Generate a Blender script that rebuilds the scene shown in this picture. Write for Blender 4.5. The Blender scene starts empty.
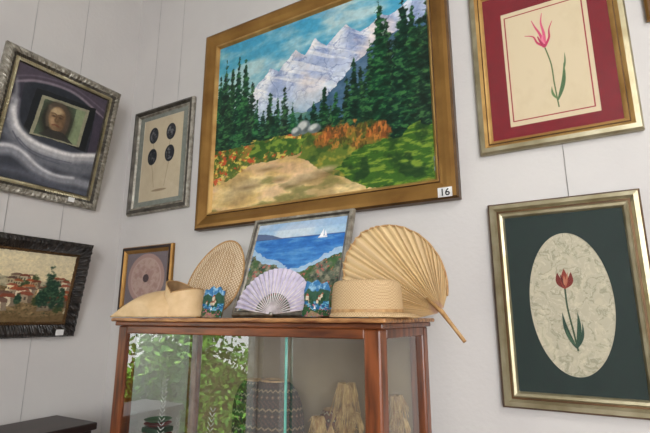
import bpy, math, random
import numpy as np
from mathutils import Vector, Euler
random.seed(4); RNG=np.random.RandomState(7)
SC=bpy.context.scene; COL=SC.collection
SC.view_settings.view_transform='Standard'
pi=math.pi

# ---------------------------------------------------------------- colour / material helpers
def lin(c):
    return tuple(((v/255)/12.92 if v/255<=0.04045 else (((v/255)+0.055)/1.055)**2.4) for v in c)
def linarr(a):
    a=np.clip(np.nan_to_num(a)/255.0,0,1); return np.where(a<=0.04045,a/12.92,((a+0.055)/1.055)**2.4)
def mat_new(name):
    m=bpy.data.materials.new(name); m.use_nodes=True
    nt=m.node_tree; return m,nt,nt.nodes["Principled BSDF"]
def mat(name,c,c2=None,rough=0.5,metal=0.0,scale=20,stretch=(1,1,1),bump=0.0,detail=4,spec=0.5,tex='noise',contrast=(0.35,0.65),bscale=None):
    m,nt,b=mat_new(name)
    b.inputs['Roughness'].default_value=rough; b.inputs['Metallic'].default_value=metal
    b.inputs['Specular IOR Level'].default_value=spec
    tc=nt.nodes.new('ShaderNodeTexCoord'); mp=nt.nodes.new('ShaderNodeMapping')
    mp.inputs['Scale'].default_value=stretch
    nt.links.new(tc.outputs['Object'],mp.inputs['Vector'])
    if tex=='noise':
        t=nt.nodes.new('ShaderNodeTexNoise'); t.inputs['Scale'].default_value=scale; t.inputs['Detail'].default_value=detail; out=t.outputs['Fac']
    elif tex=='wave':
        t=nt.nodes.new('ShaderNodeTexWave'); t.inputs['Scale'].default_value=scale; t.inputs['Distortion'].default_value=3; t.inputs['Detail'].default_value=detail; out=t.outputs['Fac']
    elif tex=='checker':
        t=nt.nodes.new('ShaderNodeTexChecker'); t.inputs['Scale'].default_value=scale; out=t.outputs['Fac']
    nt.links.new(mp.outputs['Vector'],t.inputs['Vector'])
    if c2 is None: c2=tuple(v*0.85 for v in c)
    r=nt.nodes.new('ShaderNodeValToRGB'); r.color_ramp.elements[0].position=contrast[0]; r.color_ramp.elements[1].position=contrast[1]
    r.color_ramp.elements[0].color=(*lin(c2),1); r.color_ramp.elements[1].color=(*lin(c),1)
    nt.links.new(out,r.inputs['Fac']); nt.links.new(r.outputs['Color'],b.inputs['Base Color'])
    if bump:
        bp=nt.nodes.new('ShaderNodeBump'); bp.inputs['Strength'].default_value=bump; bp.inputs['Distance'].default_value=0.003
        if bscale:
            t2=nt.nodes.new('ShaderNodeTexNoise'); t2.inputs['Scale'].default_value=bscale; nt.links.new(tc.outputs['Object'],t2.inputs['Vector']); out=t2.outputs['Fac']
        nt.links.new(out,bp.inputs['Height']); nt.links.new(bp.outputs['Normal'],b.inputs['Normal'])
    return m
def mat_paint(name,rough=0.45,bump=0.0,bscale=150,spec=0.5):
    m,nt,b=mat_new(name)
    a=nt.nodes.new('ShaderNodeAttribute'); a.attribute_name='Col'
    nt.links.new(a.outputs['Color'],b.inputs['Base Color']); b.inputs['Roughness'].default_value=rough; b.inputs['Specular IOR Level'].default_value=spec
    if bump:
        tc=nt.nodes.new('ShaderNodeTexCoord'); t=nt.nodes.new('ShaderNodeTexNoise'); t.inputs['Scale'].default_value=bscale
        bp=nt.nodes.new('ShaderNodeBump'); bp.inputs['Strength'].default_value=bump; bp.inputs['Distance'].default_value=0.002
        nt.links.new(tc.outputs['Object'],t.inputs['Vector']); nt.links.new(t.outputs['Fac'],bp.inputs['Height']); nt.links.new(bp.outputs['Normal'],b.inputs['Normal'])
    return m
def mat_glass(name,base=0.04,edge=0.5,tint=(255,255,255),rough=0.01):
    m=bpy.data.materials.new(name); m.use_nodes=True; nt=m.node_tree; nt.nodes.clear()
    o=nt.nodes.new('ShaderNodeOutputMaterial'); mx=nt.nodes.new('ShaderNodeMixShader'); tr=nt.nodes.new('ShaderNodeBsdfTransparent'); gl=nt.nodes.new('ShaderNodeBsdfGlossy'); lw=nt.nodes.new('ShaderNodeLayerWeight'); lw.inputs['Blend'].default_value=.5
    pw=nt.nodes.new('ShaderNodeMath'); pw.operation='POWER'; pw.inputs[1].default_value=4
    mr=nt.nodes.new('ShaderNodeMapRange'); mr.inputs['To Min'].default_value=base; mr.inputs['To Max'].default_value=edge
    nt.links.new(lw.outputs['Facing'],pw.inputs[0]); nt.links.new(pw.outputs[0],mr.inputs['Value'])
    tr.inputs['Color'].default_value=(*lin(tint),1); gl.inputs['Roughness'].default_value=rough
    nt.links.new(mr.outputs[0],mx.inputs[0]); nt.links.new(tr.outputs[0],mx.inputs[1]); nt.links.new(gl.outputs[0],mx.inputs[2]); nt.links.new(mx.outputs[0],o.inputs[0])
    return m
def mat_veil(name,c,alpha):
    m,nt,b=mat_new(name); b.inputs['Base Color'].default_value=(*lin(c),1); b.inputs['Alpha'].default_value=alpha; b.inputs['Roughness'].default_value=.7
    return m

# ---------------------------------------------------------------- object helpers
def thing(name,label,cat,loc=(0,0,0),rot=(0,0,0),group=None):
    e=bpy.data.objects.new(name,None); e.empty_display_size=0.02; COL.objects.link(e); e.location=loc; e.rotation_euler=rot
    e["label"]=label; e["category"]=cat
    if group: e["group"]=group
    return e
def mesh(name,verts,faces,mats,parent=None,smooth=False,idx=None,label=None):
    me=bpy.data.meshes.new(name); me.from_pydata([tuple(v) for v in verts],[],faces)
    if not isinstance(mats,(list,tuple)): mats=[mats]
    for m in mats: me.materials.append(m)
    if idx is not None: me.polygons.foreach_set('material_index',idx)
    if smooth: me.polygons.foreach_set('use_smooth',[True]*len(me.polygons))
    me.update()
    o=bpy.data.objects.new(name,me); COL.objects.link(o)
    if parent: o.parent=parent
    if label: o["label"]=label
    return o
def box_vf(x0,x1,y0,y1,z0,z1,n=0):
    v=[(x0,y0,z0),(x1,y0,z0),(x1,y1,z0),(x0,y1,z0),(x0,y0,z1),(x1,y0,z1),(x1,y1,z1),(x0,y1,z1)]
    f=[(0,3,2,1),(4,5,6,7),(0,1,5,4),(1,2,6,5),(2,3,7,6),(3,0,4,7)]
    return v,[tuple(i+n for i in q) for q in f]
def box(name,x0,x1,y0,y1,z0,z1,m,parent=None,bevel=0,label=None):
    v,f=box_vf(x0,x1,y0,y1,z0,z1); o=mesh(name,v,f,m,parent,label=label)
    if bevel:
        b=o.modifiers.new('bevel','BEVEL'); b.width=bevel; b.segments=2
    return o
def pane(name,x0,x1,y,z0,z1,m,parent,label=None):
    return mesh(name,[(x0,y,z0),(x1,y,z0),(x1,y,z1),(x0,y,z1)],[(0,1,2,3)],m,parent,label=label)
def multi(name,boxes,m,parent=None,bevel=0):
    V=[];Fc=[]
    for b in boxes:
        v,f=box_vf(*b,n=len(V)); V+=v; Fc+=f
    o=mesh(name,V,Fc,m,parent)
    if bevel:
        b=o.modifiers.new('bevel','BEVEL'); b.width=bevel; b.segments=2
    return o
def tube_vf(pts,r,n=6,off=0,closed=False):
    V=[];Fc=[];P=[Vector(p) for p in pts];N=len(P)
    rs=r if isinstance(r,(list,tuple)) else [r]*N
    for i,p in enumerate(P):
        a=P[(i-1)%N] if (closed or i>0) else p; b=P[(i+1)%N] if (closed or i<N-1) else p
        t=(b-a); t=t.normalized() if t.length>1e-9 else Vector((0,0,1))
        u=t.cross(Vector((0,1,0)));
        if u.length<0.1: u=t.cross(Vector((1,0,0)))
        u.normalize(); w=t.cross(u)
        for k in range(n):
            an=2*pi*k/n; V.append(p+u*(math.cos(an)*rs[i])+w*(math.sin(an)*rs[i]))
    M=N if closed else N-1
    for i in range(M):
        for k in range(n):
            a=i*n+k;b=i*n+(k+1)%n;c=((i+1)%N)*n+(k+1)%n;d=((i+1)%N)*n+k
            Fc.append((a+off,b+off,c+off,d+off))
    if not closed:
        Fc.append(tuple(off+k for k in range(n))[::-1]); Fc.append(tuple(off+(N-1)*n+k for k in range(n)))
    return V,Fc
def tubes(name,lst,m,parent=None,n=6,closed=False):
    V=[];Fc=[]
    for pts,r in lst:
        v,f=tube_vf(pts,r,n,len(V),closed); V+=v; Fc+=f
    return mesh(name,V,Fc,m,parent,smooth=True)
def setcol(o,C):
    a=o.data.color_attributes.new('Col','FLOAT_COLOR','POINT')
    arr=np.ones((len(o.data.vertices),4),np.float32); arr[:,:3]=linarr(np.array(C,float)); a.data.foreach_set('color',arr.ravel())
def surf(name,fn,nu,nv,m,parent=None,smooth=True,col=None,wrapu=False):
    V=[];Fc=[];C=[]
    nU=nu if wrapu else nu+1
    for j in range(nv+1):
        for i in range(nU):
            V.append(fn(i/nu,j/nv))
            if col: C.append(col(i/nu,j/nv))
    for j in range(nv):
        for i in range(nu):
            i2=(i+1)%nU
            Fc.append((j*nU+i,j*nU+i2,(j+1)*nU+i2,(j+1)*nU+i))
    o=mesh(name,V,Fc,m,parent,smooth)
    if col: setcol(o,C)
    return o
def canvas(name,w,h,y,z0,nx,ny,img,m,parent,mask=None,relief=None):
    xs=np.linspace(-w/2,w/2,nx); zs=np.linspace(z0,z0+h,ny)
    X,Zz=np.meshgrid(xs,zs); n=nx*ny
    co=np.zeros((n,3),np.float32); co[:,0]=X.ravel(); co[:,1]=y; co[:,2]=Zz.ravel()
    if relief is not None: co[:,1]-=relief.ravel()
    me=bpy.data.meshes.new(name); me.vertices.add(n); me.vertices.foreach_set('co',co.ravel())
    I=np.arange(n).reshape(ny,nx); q=np.stack([I[:-1,:-1],I[:-1,1:],I[1:,1:],I[1:,:-1]],-1).reshape(-1,4)
    if mask is not None: q=q[mask[:-1,:-1].ravel()>.5]
    k=len(q)
    me.loops.add(k*4); me.loops.foreach_set('vertex_index',q.ravel().astype(np.int32)); me.polygons.add(k)
    me.polygons.foreach_set('loop_start',(np.arange(k)*4).astype(np.int32))
    me.update(calc_edges=True)
    a=me.color_attributes.new('Col','FLOAT_COLOR','POINT')
    arr=np.ones((n,4),np.float32); arr[:,:3]=linarr(img.reshape(-1,3)); a.data.foreach_set('color',arr.ravel())
    me.materials.append(m); o=bpy.data.objects.new(name,me); COL.objects.link(o); o.parent=parent
    return o

# picture frame from a mitred profile: profile=[(inset,front_depth)...]
def frame(name,w,h,profile,mats,parent,mod=None,segs=24,bandmat=None):
    V=[];Fc=[];idx=[]; prof=[(profile[0][0],0)]+profile+[(profile[-1][0],0)]
    ring=segs*4
    for bi,(d,dep) in enumerate(prof):
        cs=[(-w/2+d,d),(w/2-d,d),(w/2-d,h-d),(-w/2+d,h-d)]
        for s in range(4):
            a=cs[s];b=cs[(s+1)%4];L=math.hypot(b[0]-a[0],b[1]-a[1])
            for k in range(segs):
                t=k/segs; dd=dep
                if mod and 0<bi<len(prof)-1: dd=dep+mod(d,t*L,bi)
                V.append((a[0]+(b[0]-a[0])*t,-dd,a[1]+(b[1]-a[1])*t))
    for i in range(len(prof)-1):
        for k in range(ring):
            k2=(k+1)%ring
            Fc.append((i*ring+k,i*ring+k2,(i+1)*ring+k2,(i+1)*ring+k)); idx.append(bandmat[min(max(i-1,0),len(bandmat)-1)] if bandmat else 0)
    return mesh(name,V,Fc,mats,parent,idx=idx)
def matboard(name,w,h,z0,y,m,parent,hole,n=128):
    V=[];Fc=[]
    if hole[0]=='oval':
        _,cx,cz,rx,rz=hole
        for k in range(n):
            a=2*pi*k/n; c,s=math.cos(a),math.sin(a)
            tx=((w/2-cx) if c>0 else (w/2+cx))/max(abs(c),1e-6); tz=((z0+h-cz) if s>0 else (cz-z0))/max(abs(s),1e-6); t=min(tx,tz)
            V.append((cx+c*t,y,cz+s*t))
        for k in range(n):
            a=2*pi*k/n; V.append((cx+math.cos(a)*rx,y,cz+math.sin(a)*rz))
        for k in range(n):
            a=2*pi*k/n; V.append((cx+math.cos(a)*rx,y+0.003,cz+math.sin(a)*rz))
    else:
        _,x0,x1,q0,q1=hole; n=4
        V+=[(-w/2,y,z0),(w/2,y,z0),(w/2,y,z0+h),(-w/2,y,z0+h),(x0,y,q0),(x1,y,q0),(x1,y,q1),(x0,y,q1),(x0,y+.003,q0),(x1,y+.003,q0),(x1,y+.003,q1),(x0,y+.003,q1)]
    idx=[]
    for i in range(2):
        for k in range(n):
            k2=(k+1)%n; Fc.append((i*n+k,i*n+k2,(i+1)*n+k2,(i+1)*n+k)); idx.append(i)
    return mesh(name,V,Fc,[m,M_bevel],parent,idx=idx)

# ---------------------------------------------------------------- numpy painting helpers
def vnoise(X,Y,s,seed=0):
    r=np.random.RandomState(seed); G=r.rand(256,256)
    th=.6+seed*1.3; X,Y=X*math.cos(th)-Y*math.sin(th),X*math.sin(th)+Y*math.cos(th)
    x=X*s+100;y=Y*s+100; xi=np.floor(x).astype(int);yi=np.floor(y).astype(int); fx=x-xi;fy=y-yi
    fx=fx*fx*(3-2*fx);fy=fy*fy*(3-2*fy)
    a=G[xi%256,yi%256];b=G[(xi+1)%256,yi%256];c=G[xi%256,(yi+1)%256];d=G[(xi+1)%256,(yi+1)%256]
    return (a*(1-fx)+b*fx)*(1-fy)+(c*(1-fx)+d*fx)*fy
def fbm(X,Y,s,seed=0,o=4):
    t=0;am=1;n=0
    for i in range(o):
        t=t+vnoise(X,Y,s*2**i,seed+i)*am; n+=am; am*=0.55
    return t/n
class P:
    def __init__(s,w,h,nx,base):
        s.w=w;s.h=h;s.nx=nx;s.ny=max(8,int(nx*h/w))
        s.X,s.Y=np.meshgrid(np.linspace(0,w,s.nx),np.linspace(0,h,s.ny)); s.U=s.X/w; s.V=s.Y/h
        s.img=np.ones((s.ny,s.nx,3))*np.array(base,float); s.aa=w/s.nx
    def put(s,mask,col):
        col=np.array(col,float); m=np.clip(np.nan_to_num(mask),0,1)[...,None]; s.img=s.img*(1-m)+col*m
    def brush(s,amt,sc=30,seed=90):
        n=fbm(s.U*1.4,s.V,sc,seed,3)-.5; n2=fbm(s.U,s.V*1.4,sc*2.4,seed+7,2)-.5
        s.img=np.clip(s.img*(1+(n*amt*2+n2*amt)[...,None]),0,255)
    def sat(s,k,c=1.0):
        g=s.img.mean(-1,keepdims=True); s.img=np.clip(g+(s.img-g)*k,0,255); s.img=np.clip((s.img-118)*c+118,0,255)
    def ell(s,cx,cy,rx,ry,rot=0,soft=1):
        dx=s.U*s.w-cx*s.w; dy=s.V*s.h-cy*s.h; c,n=math.cos(rot),math.sin(rot)
        a=dx*c+dy*n; b=-dx*n+dy*c
        r=np.sqrt((a/(rx*s.w))**2+(b/(ry*s.h))**2); return np.clip((1-r)*min(rx*s.w,ry*s.h)/s.aa/soft+0.5,0,1)
    def blob(s,cx,cy,rx,ry,seed,sc=24,soft=3,n=4):
        return np.clip((1-np.sqrt(((s.U-cx)/rx)**2+((s.V-cy)/ry)**2))*soft+(fbm(s.U,s.V,sc,seed,4)-.5)*n,0,1)
    def poly(s,pts,wob=0,seed=0,ws=8):
        x=s.U.copy();y=s.V.copy()
        if wob: x=x+(fbm(s.U,s.V,ws,seed)-.5)*wob; y=y+(fbm(s.U,s.V,ws,seed+9)-.5)*wob
        ins=np.zeros(x.shape,bool);n=len(pts)
        for i in range(n):
            x1,y1=pts[i];x2,y2=pts[(i+1)%n]
            if y1==y2: continue
            c=((y1>y)!=(y2>y))&(x<(x2-x1)*(y-y1)/(y2-y1)+x1); ins^=c
        return ins.astype(float)
    def line(s,pts,wd,wd2=None,soft=1):
        best=np.zeros(s.X.shape)
        n=len(pts)
        for i in range(n-1):
            x1,y1=pts[i][0]*s.w,pts[i][1]*s.h;x2,y2=pts[i+1][0]*s.w,pts[i+1][1]*s.h
            L=(x2-x1)**2+(y2-y1)**2+1e-12
            t=np.clip(((s.X-x1)*(x2-x1)+(s.Y-y1)*(y2-y1))/L,0,1)
            d=np.hypot(s.X-x1-t*(x2-x1),s.Y-y1-t*(y2-y1))
            ww=wd*s.w if wd2 is None else (wd+(wd2-wd)*((i+t)/(n-1)))*s.w
            best=np.maximum(best,np.clip((ww-d)/(s.aa*soft)+0.5,0,1))
        return best
    def curve(s,pts,wd,wd2=None,soft=1,n=8):
        q=[]; m=len(pts)
        for i in range(m-1):
            p0=pts[max(i-1,0)];p1=pts[i];p2=pts[i+1];p3=pts[min(i+2,m-1)]
            for k in range(n):
                t=k/n; q.append(tuple(.5*((2*p1[j])+(-p0[j]+p2[j])*t+(2*p0[j]-5*p1[j]+4*p2[j]-p3[j])*t*t+(-p0[j]+3*p1[j]-3*p2[j]+p3[j])*t**3) for j in (0,1)))
        q.append(pts[-1]); return s.line(q,wd,wd2,soft)
    def petal(s,a,b,wd,bend=0.0):
        ax,ay=a[0]*s.w,a[1]*s.h;bx,by=b[0]*s.w,b[1]*s.h;L=math.hypot(bx-ax,by-ay);tx,ty=(bx-ax)/L,(by-ay)/L
        dx=s.X-ax;dy=s.Y-ay;t=(dx*tx+dy*ty)/L;q=-dx*ty+dy*tx-bend*s.w*np.sin(pi*np.clip(t,0,1))
        wv=wd*s.w*np.sin(pi*np.clip(t,0,1)**0.8)**0.9
        return np.clip((wv-np.abs(q))/s.aa+0.5,0,1)*((t>0)&(t<1))

# ---------------------------------------------------------------- materials
M_wall=mat('wall_plaster',(211,208,205),(205,202,200),rough=0.85,scale=3,bump=0.25,bscale=60,spec=0.2)
M_ceil=mat('ceiling_plaster',(220,218,216),(214,212,210),rough=0.9,scale=3,spec=0.2)
M_floor=mat('floor_wood',(120,92,70),(96,72,52),rough=0.4,tex='wave',scale=3,stretch=(1,8,1))
M_white=mat('white_paint',(235,235,232),rough=0.5)
M_bevel=mat('mat_bevel',(235,228,212),rough=0.7)
M_gold=mat('antique_gold',(178,136,74),(130,92,46),rough=0.32,metal=0.7,scale=6,contrast=(.25,.75),detail=6)
M_goldd=mat('dark_bronze',(104,76,46),(76,54,30),rough=0.42,metal=0.5,scale=12)
M_goldl=mat('bright_gold_lip',(206,168,104),(170,130,72),rough=0.35,metal=0.6,scale=10)
M_silver=mat('aged_silver',(180,176,164),(122,116,104),rough=0.42,metal=0.5,scale=40,bump=0.2,contrast=(.3,.7))
M_silverg=mat('champagne_silver',(178,170,142),(140,130,98),rough=0.35,metal=0.6,scale=14,contrast=(.3,.7))
M_silverd=mat('dark_pewter',(96,92,84),(64,60,54),rough=0.4,metal=0.5,scale=20)
M_black=mat('black_carved',(48,41,36),(20,17,16),rough=0.4,scale=40,bump=0.3)
M_red=mat('red_mat_board',(124,10,28),(112,8,24),rough=0.8,scale=60)
M_green=mat('green_mat_board',(22,44,40),(17,37,35),rough=0.8,scale=60)
M_greymat=mat('grey_mat_board',(136,140,132),(122,128,120),rough=0.8,scale=60)
M_oil=mat_paint('oil_paint',0.42,0.08,300,0.3)
M_print=mat_paint('paper_print',0.7,0.0,100,0.2)
M_leafc=mat_paint('palm_leaf_fibre',0.55,0.1,90,0.3)
M_foliage=mat_paint('hedge_foliage',0.55,0,90,0.3)
M_pglass=mat_glass('picture_glass',0.035,0.45)
M_cglass=mat_glass('cabinet_glass',0.22,0.65,(248,252,250),0.0)
M_glassedge=mat('glass_edge_green',(120,190,175),(90,160,150),rough=0.15)
M_wood=mat('mahogany_wood',(134,74,40),(74,36,18),rough=0.3,tex='noise',scale=9,stretch=(6,6,0.7),bump=0.1,detail=7)
M_woodh=mat('mahogany_wood_rail',(138,78,42),(76,38,20),rough=0.3,tex='noise',scale=9,stretch=(0.7,6,6),bump=0.1,detail=7)
M_worn=mat('worn_wood_edge',(204,150,94),(104,58,32),rough=0.4,scale=16,stretch=(0.7,4,4),detail=6)
M_darkwood=mat('dark_wood',(52,36,33),(34,23,21),rough=0.4,scale=10,stretch=(1,0.2,4))
M_back=mat('cabinet_back',(156,136,106),(136,116,88),rough=0.8,scale=5)
M_straw=mat('straw_plait',(208,180,138),(184,152,110),rough=0.7,tex='checker',scale=260,bump=0.4)
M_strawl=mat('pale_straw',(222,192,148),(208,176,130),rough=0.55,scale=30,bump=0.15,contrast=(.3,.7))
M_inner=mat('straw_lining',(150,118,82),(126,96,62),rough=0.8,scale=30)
M_rim=mat('cane_rim',(196,156,104),(160,120,74),rough=0.55,scale=60)
M_rattan=mat('woven_rattan',(218,198,168),(170,140,104),rough=0.65,tex='checker',scale=150,bump=0.4)
M_tag=mat('white_tag',(240,240,238),rough=0.6)
M_ink_shade=mat('black_ink_and_shade',(18,18,20),rough=0.6)
M_wire=mat('hanging_wire',(188,186,186),rough=0.4)
M_lilac=mat('lilac_paper',(208,200,216),(186,178,202),rough=0.7,scale=40)
M_rib=mat('fan_rib',(232,226,226),(200,190,196),rough=0.5,scale=40)
M_etch=mat_veil('etched_frost',(225,232,226),.42)
M_drystraw=mat('dry_corn_straw',(220,188,128),(160,116,66),rough=0.7,scale=40,stretch=(3,3,.5),bump=0.3)

# ---------------------------------------------------------------- room
def struct(o): o["kind"]="structure"; return o
XL=-2.21;YB=1.6;XR=2.8;YR=-3.0;ZC=3.75
struct(box('wall_back',XL-.15,XR+.15,YB,YB+.15,-.1,ZC+.1,M_wall))
struct(box('wall_right',XR,XR+.15,YR,YB,-.1,ZC+.1,M_wall))
wy0,wy1,wz0,wz1=-0.75,0.50,0.55,2.5
struct(multi('wall_left',[(XL-.15,XL,wy1,YB,-.1,ZC+.1),(XL-.15,XL,YR,wy0,-.1,ZC+.1),(XL-.15,XL,wy0,wy1,-.1,wz0),(XL-.15,XL,wy0,wy1,wz1,ZC+.1)],M_wall))
ry0,ry1,rz0,rz1=.9,2.5,0.8,3.3
struct(multi('wall_rear',[(XL-.15,ry0,YR-.15,YR,-.1,ZC+.1),(ry1,XR+.15,YR-.15,YR,-.1,ZC+.1),(ry0,ry1,YR-.15,YR,-.1,rz0),(ry0,ry1,YR-.15,YR,rz1,ZC+.1)],M_wall))
struct(box('floor',XL,XR,YR,YB,-.1,0,M_floor))
struct(box('ceiling',XL,XR,YR,YB,ZC,ZC+.1,M_ceil))
w=multi('window_1',[(XL-.10,XL-.05,wy0,wy0+.05,wz0,wz1),(XL-.10,XL-.05,wy1-.05,wy1,wz0,wz1),(XL-.10,XL-.05,wy0,wy1,wz0,wz0+.05),(XL-.10,XL-.05,wy0,wy1,wz1-.05,wz1),(XL-.10,XL-.05,-.145,-.105,wz0,wz1)],M_white); struct(w)
w=multi('added_fill_window',[(ry0,ry0+.06,YR-.1,YR-.04,rz0,rz1),(ry1-.06,ry1,YR-.1,YR-.04,rz0,rz1),(ry0,ry1,YR-.1,YR-.04,rz0,rz0+.06),(ry0,ry1,YR-.1,YR-.04,rz1-.06,rz1),(1.67,1.73,YR-.1,YR-.04,rz0,rz1)],M_white); struct(w)  # rear window is unseen, added to let fill light in
struct(box('baseboard_back',XL,XR,YB-.015,YB,0,.1,M_white)); struct(box('baseboard_left',XL,XL+.015,YR,YB-.015,0,.1,M_white))

# leafy hedge outside the side window (leaves grown on a dense inner mass)
r=np.random.RandomState(11); V=[];Fc=[];C=[]
htop=lambda y: 1.22+.30*math.sin(y*2.1+1)+.14*math.sin(y*5.3)
hx=lambda y,z: -4.6+.35*math.sin(y*3.1+z*2)-.25*max(z,0)
NY,NZ=80,16
for i in range(NY+1):
    y=-4.2+6.6*i/NY
    for j in range(NZ+1):
        z=-.12+(htop(y)-.05)*j/NZ; V.append((hx(y,z)-.10-.25*(j/NZ)**4,y,z)); C.append((38,70,28))
for i in range(NY):
    for j in range(NZ):
        a=i*(NZ+1)+j; Fc.append((a,a+1,a+NZ+2,a+NZ+1))
for i in range(14000):
    y=r.uniform(-4.0,2.2); top=htop(y); z=r.uniform(-.1,1)*top if r.rand()<.9 else top+abs(r.normal(0,.12))
    x=hx(y,z)+r.normal(0,.07)
    s_=r.uniform(.035,.080); d=Vector(r.normal(0,1,3)).normalized(); q=d.cross(Vector(r.normal(0,1,3))).normalized(); c0=Vector((x,y,z)); k=len(V)
    V+=[c0-d*s_,c0+q*s_*.45,c0+d*s_,c0-q*s_*.45]; Fc.append((k,k+1,k+2,k+3)); t=r.uniform(0,1); cc=(50+88*t,108+84*t,34+44*t); C+=[cc]*4
hed=mesh('garden_hedge',V,Fc,M_foliage); setcol(hed,C)
hed["label"]="sunlit green leafy hedge outside the window"; hed["category"]="hedge"; hed["kind"]="stuff"
gl=box('garden_lawn',-9,XL-.16,-7,6,-.25,-.12,mat('lawn_grass',(96,130,60),(60,96,40),rough=.9,scale=20)); struct(gl)

# ---------------------------------------------------------------- hanging pictures
def pic(name,label,cx,z0,w,h,prof,mats,wall='back',lean=0,yoff=0.0,band=None,mod=None,segs=24,cat='framed picture',loc=None):
    if loc is None:
        loc=(cx,YB-0.004-yoff,z0) if wall=='back' else (XL+0.004+yoff,cx,z0)
    rz=0 if wall=='back' else pi/2
    e=thing(name,label,cat,loc,(lean,0,rz))
    frame('picture_frame',w,h,prof,mats,e,mod=mod,segs=segs,bandmat=band)
    box('backing_board',-w/2+.01,w/2-.01,-.006,-.001,.01,h-.01,M_darkwood,e)
    return e
def inner_rect(w,h,d): return w-2*d,h-2*d

# ---- 1. big mountain landscape
W,H=1.255,1.035
e=pic('framed_painting','large mountain landscape oil painting in wide antique gold frame',-0.979,2.006,W,H,
  [(0,.035),(.008,.041),(.022,.042),(.040,.037),(.056,.029),(.066,.026),(.070,.030),(.076,.028),(.085,.014)],[M_gold,M_goldl,M_goldd],band=[2,0,0,0,0,2,1,1,1],cat='painting')
iw,ih=inner_rect(W,H,.08)
p=P(iw,ih,540,(120,165,185))
U,V=p.U,p.V
n1=fbm(U,V,4,1,5);n2=fbm(U,V,18,2);n3=fbm(U*1.0,V*1.0,45,3,3);n4=fbm(U*3,V*9,10,8,4)
p.img=np.stack([80+60*(1-V),152+34*(1-V),182+12*(1-V)],-1)
cl=fbm(U*1.0,V*2.2,4,101,5)
p.put(np.clip((cl-.44)*5,0,1)*np.clip((V-.45)*4,0,1)*0.7,(216,222,216)); p.put(np.clip((0.30-U)*3,0,1)*np.clip((n2-.35)*2,0,1)*.4,(104,168,164))
p.put(np.clip(1-abs(V-.62)/.16,0,1)*np.clip((.45-U)*3,0,1)*.8,(230,224,204)); p.put(np.clip((fbm(U,V*2,7,103)-.55)*6,0,1)*(V>.5)*.35,(66,136,174))
pk=[(.30,.765),(.43,.825),(.53,.855),(.67,.875),(.82,.865),(.93,.89)]
sk=[(0,.48),(.10,.56),(.16,.61),(.20,.64),(.24,.70),(.265,.715),(.30,.765),(.325,.745),(.345,.73),(.37,.76),(.40,.79),(.43,.825),(.455,.79),(.475,.775),(.50,.81),(.53,.855),(.555,.815),(.58,.79),(.61,.82),(.64,.845),(.67,.875),(.695,.84),(.73,.81),(.77,.82),(.80,.85),(.82,.865),(.85,.84),(.88,.85),(.93,.89),(1,.85),(1,0),(0,0)]
mt=p.poly(sk,.016,4,22); p.put(mt*.97,(214,218,228))
# faceted peaks: sunlit left flanks, blue right flanks radiating from each summit
wob=(fbm(U,V,9,201,5)-.5)
for k,(cx,cy) in enumerate(pk):
    dx=(U-cx)+wob*.12+ (cy-V)*.12; dep=np.clip((cy-V)*5,0,1)
    sh=np.clip(dx*26,0,1)*np.clip((.085+.10*dep-dx)*20,0,1)*np.clip((cy+.01-V)*60,0,1)*np.clip((V-(cy-.26))*8,0,1)
    p.put(mt*sh*.62,(122,140,180)); li=np.clip(-dx*26,0,1)*np.clip((.06+dx)*24,0,1)*np.clip((cy-V)*60,0,1)*np.clip((V-(cy-.2))*8,0,1); p.put(mt*li*.7,(250,246,240))
rg_=np.abs(fbm(U*1.4+V*1.2,V*1.3-U*.9,9,12,5)-.5); p.put(mt*np.clip((.035-rg_)*40,0,1)*.6,(108,122,160)); rg2=np.abs(fbm(U*1.6-V*1.4,V*1.3+U*.9,11,212,5)-.5); p.put(mt*np.clip((.03-rg2)*40,0,1)*.5,(132,144,176))
rd2=fbm(U*2+V*3.2,V*.8,12,112,4); p.put(mt*np.clip((rd2-.55)*8,0,1)*.5,(250,246,240)); p.put(mt*np.clip((fbm(U,V,6,15,4)-.58)*8,0,1)*.35,(238,212,196))
p.put(mt*np.clip((.68-V)*3,0,1)*.35,(180,196,212))
lowm=np.clip((.58-V+(n2-.5)*.14)*6,0,1)*mt; p.put(lowm*.65,(112,144,166)); p.put(lowm*np.clip((rd2-.5)*6,0,1)*.5,(176,190,200))
slope=p.poly([(.46,.44),(.55,.50),(.62,.56),(.68,.62),(.74,.68),(.84,.74),(1,.76),(1,.2),(.3,.25),(.36,.40)],.06,7,14)
p.put(slope*.85,(62,90,116)); p.put(slope*np.clip((n4-.5)*5,0,1)*.4,(104,128,146)); p.put(slope*np.clip((.5-n2)*4,0,1)*.5,(42,68,84))
slope2=p.poly([(.16,.44),(.3,.48),(.45,.48),(.6,.42),(.7,.3),(.2,.3)],.06,17,10); p.put(slope2*.8,(76,118,108)); p.put(slope2*np.clip((n2-.5)*5,0,1)*.5,(130,154,110))
gr=p.poly([(0,.40),(.15,.385),(.3,.375),(.5,.38),(.7,.36),(1,.34),(1,0),(0,0)],.04,21,10)
p.put(gr,(96,112,54)); p.put(gr*np.clip((n3-.5)*4,0,1)*.6,(174,156,78)); p.put(gr*np.clip((.48-n2)*6,0,1)*.7,(44,70,38)); 
path=p.poly([(-.02,-.1),(-.02,.17),(.06,.20),(.18,.225),(.32,.25),(.40,.26),(.45,.245),(.42,.225),(.50,.185),(.56,.14),(.64,.09),(.76,.03),(.80,-.1)],.08,23,8)
ps=fbm(U,V*3,8,123,5); ps2=fbm(U*1.2,V*2.4,5,133,5)
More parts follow.
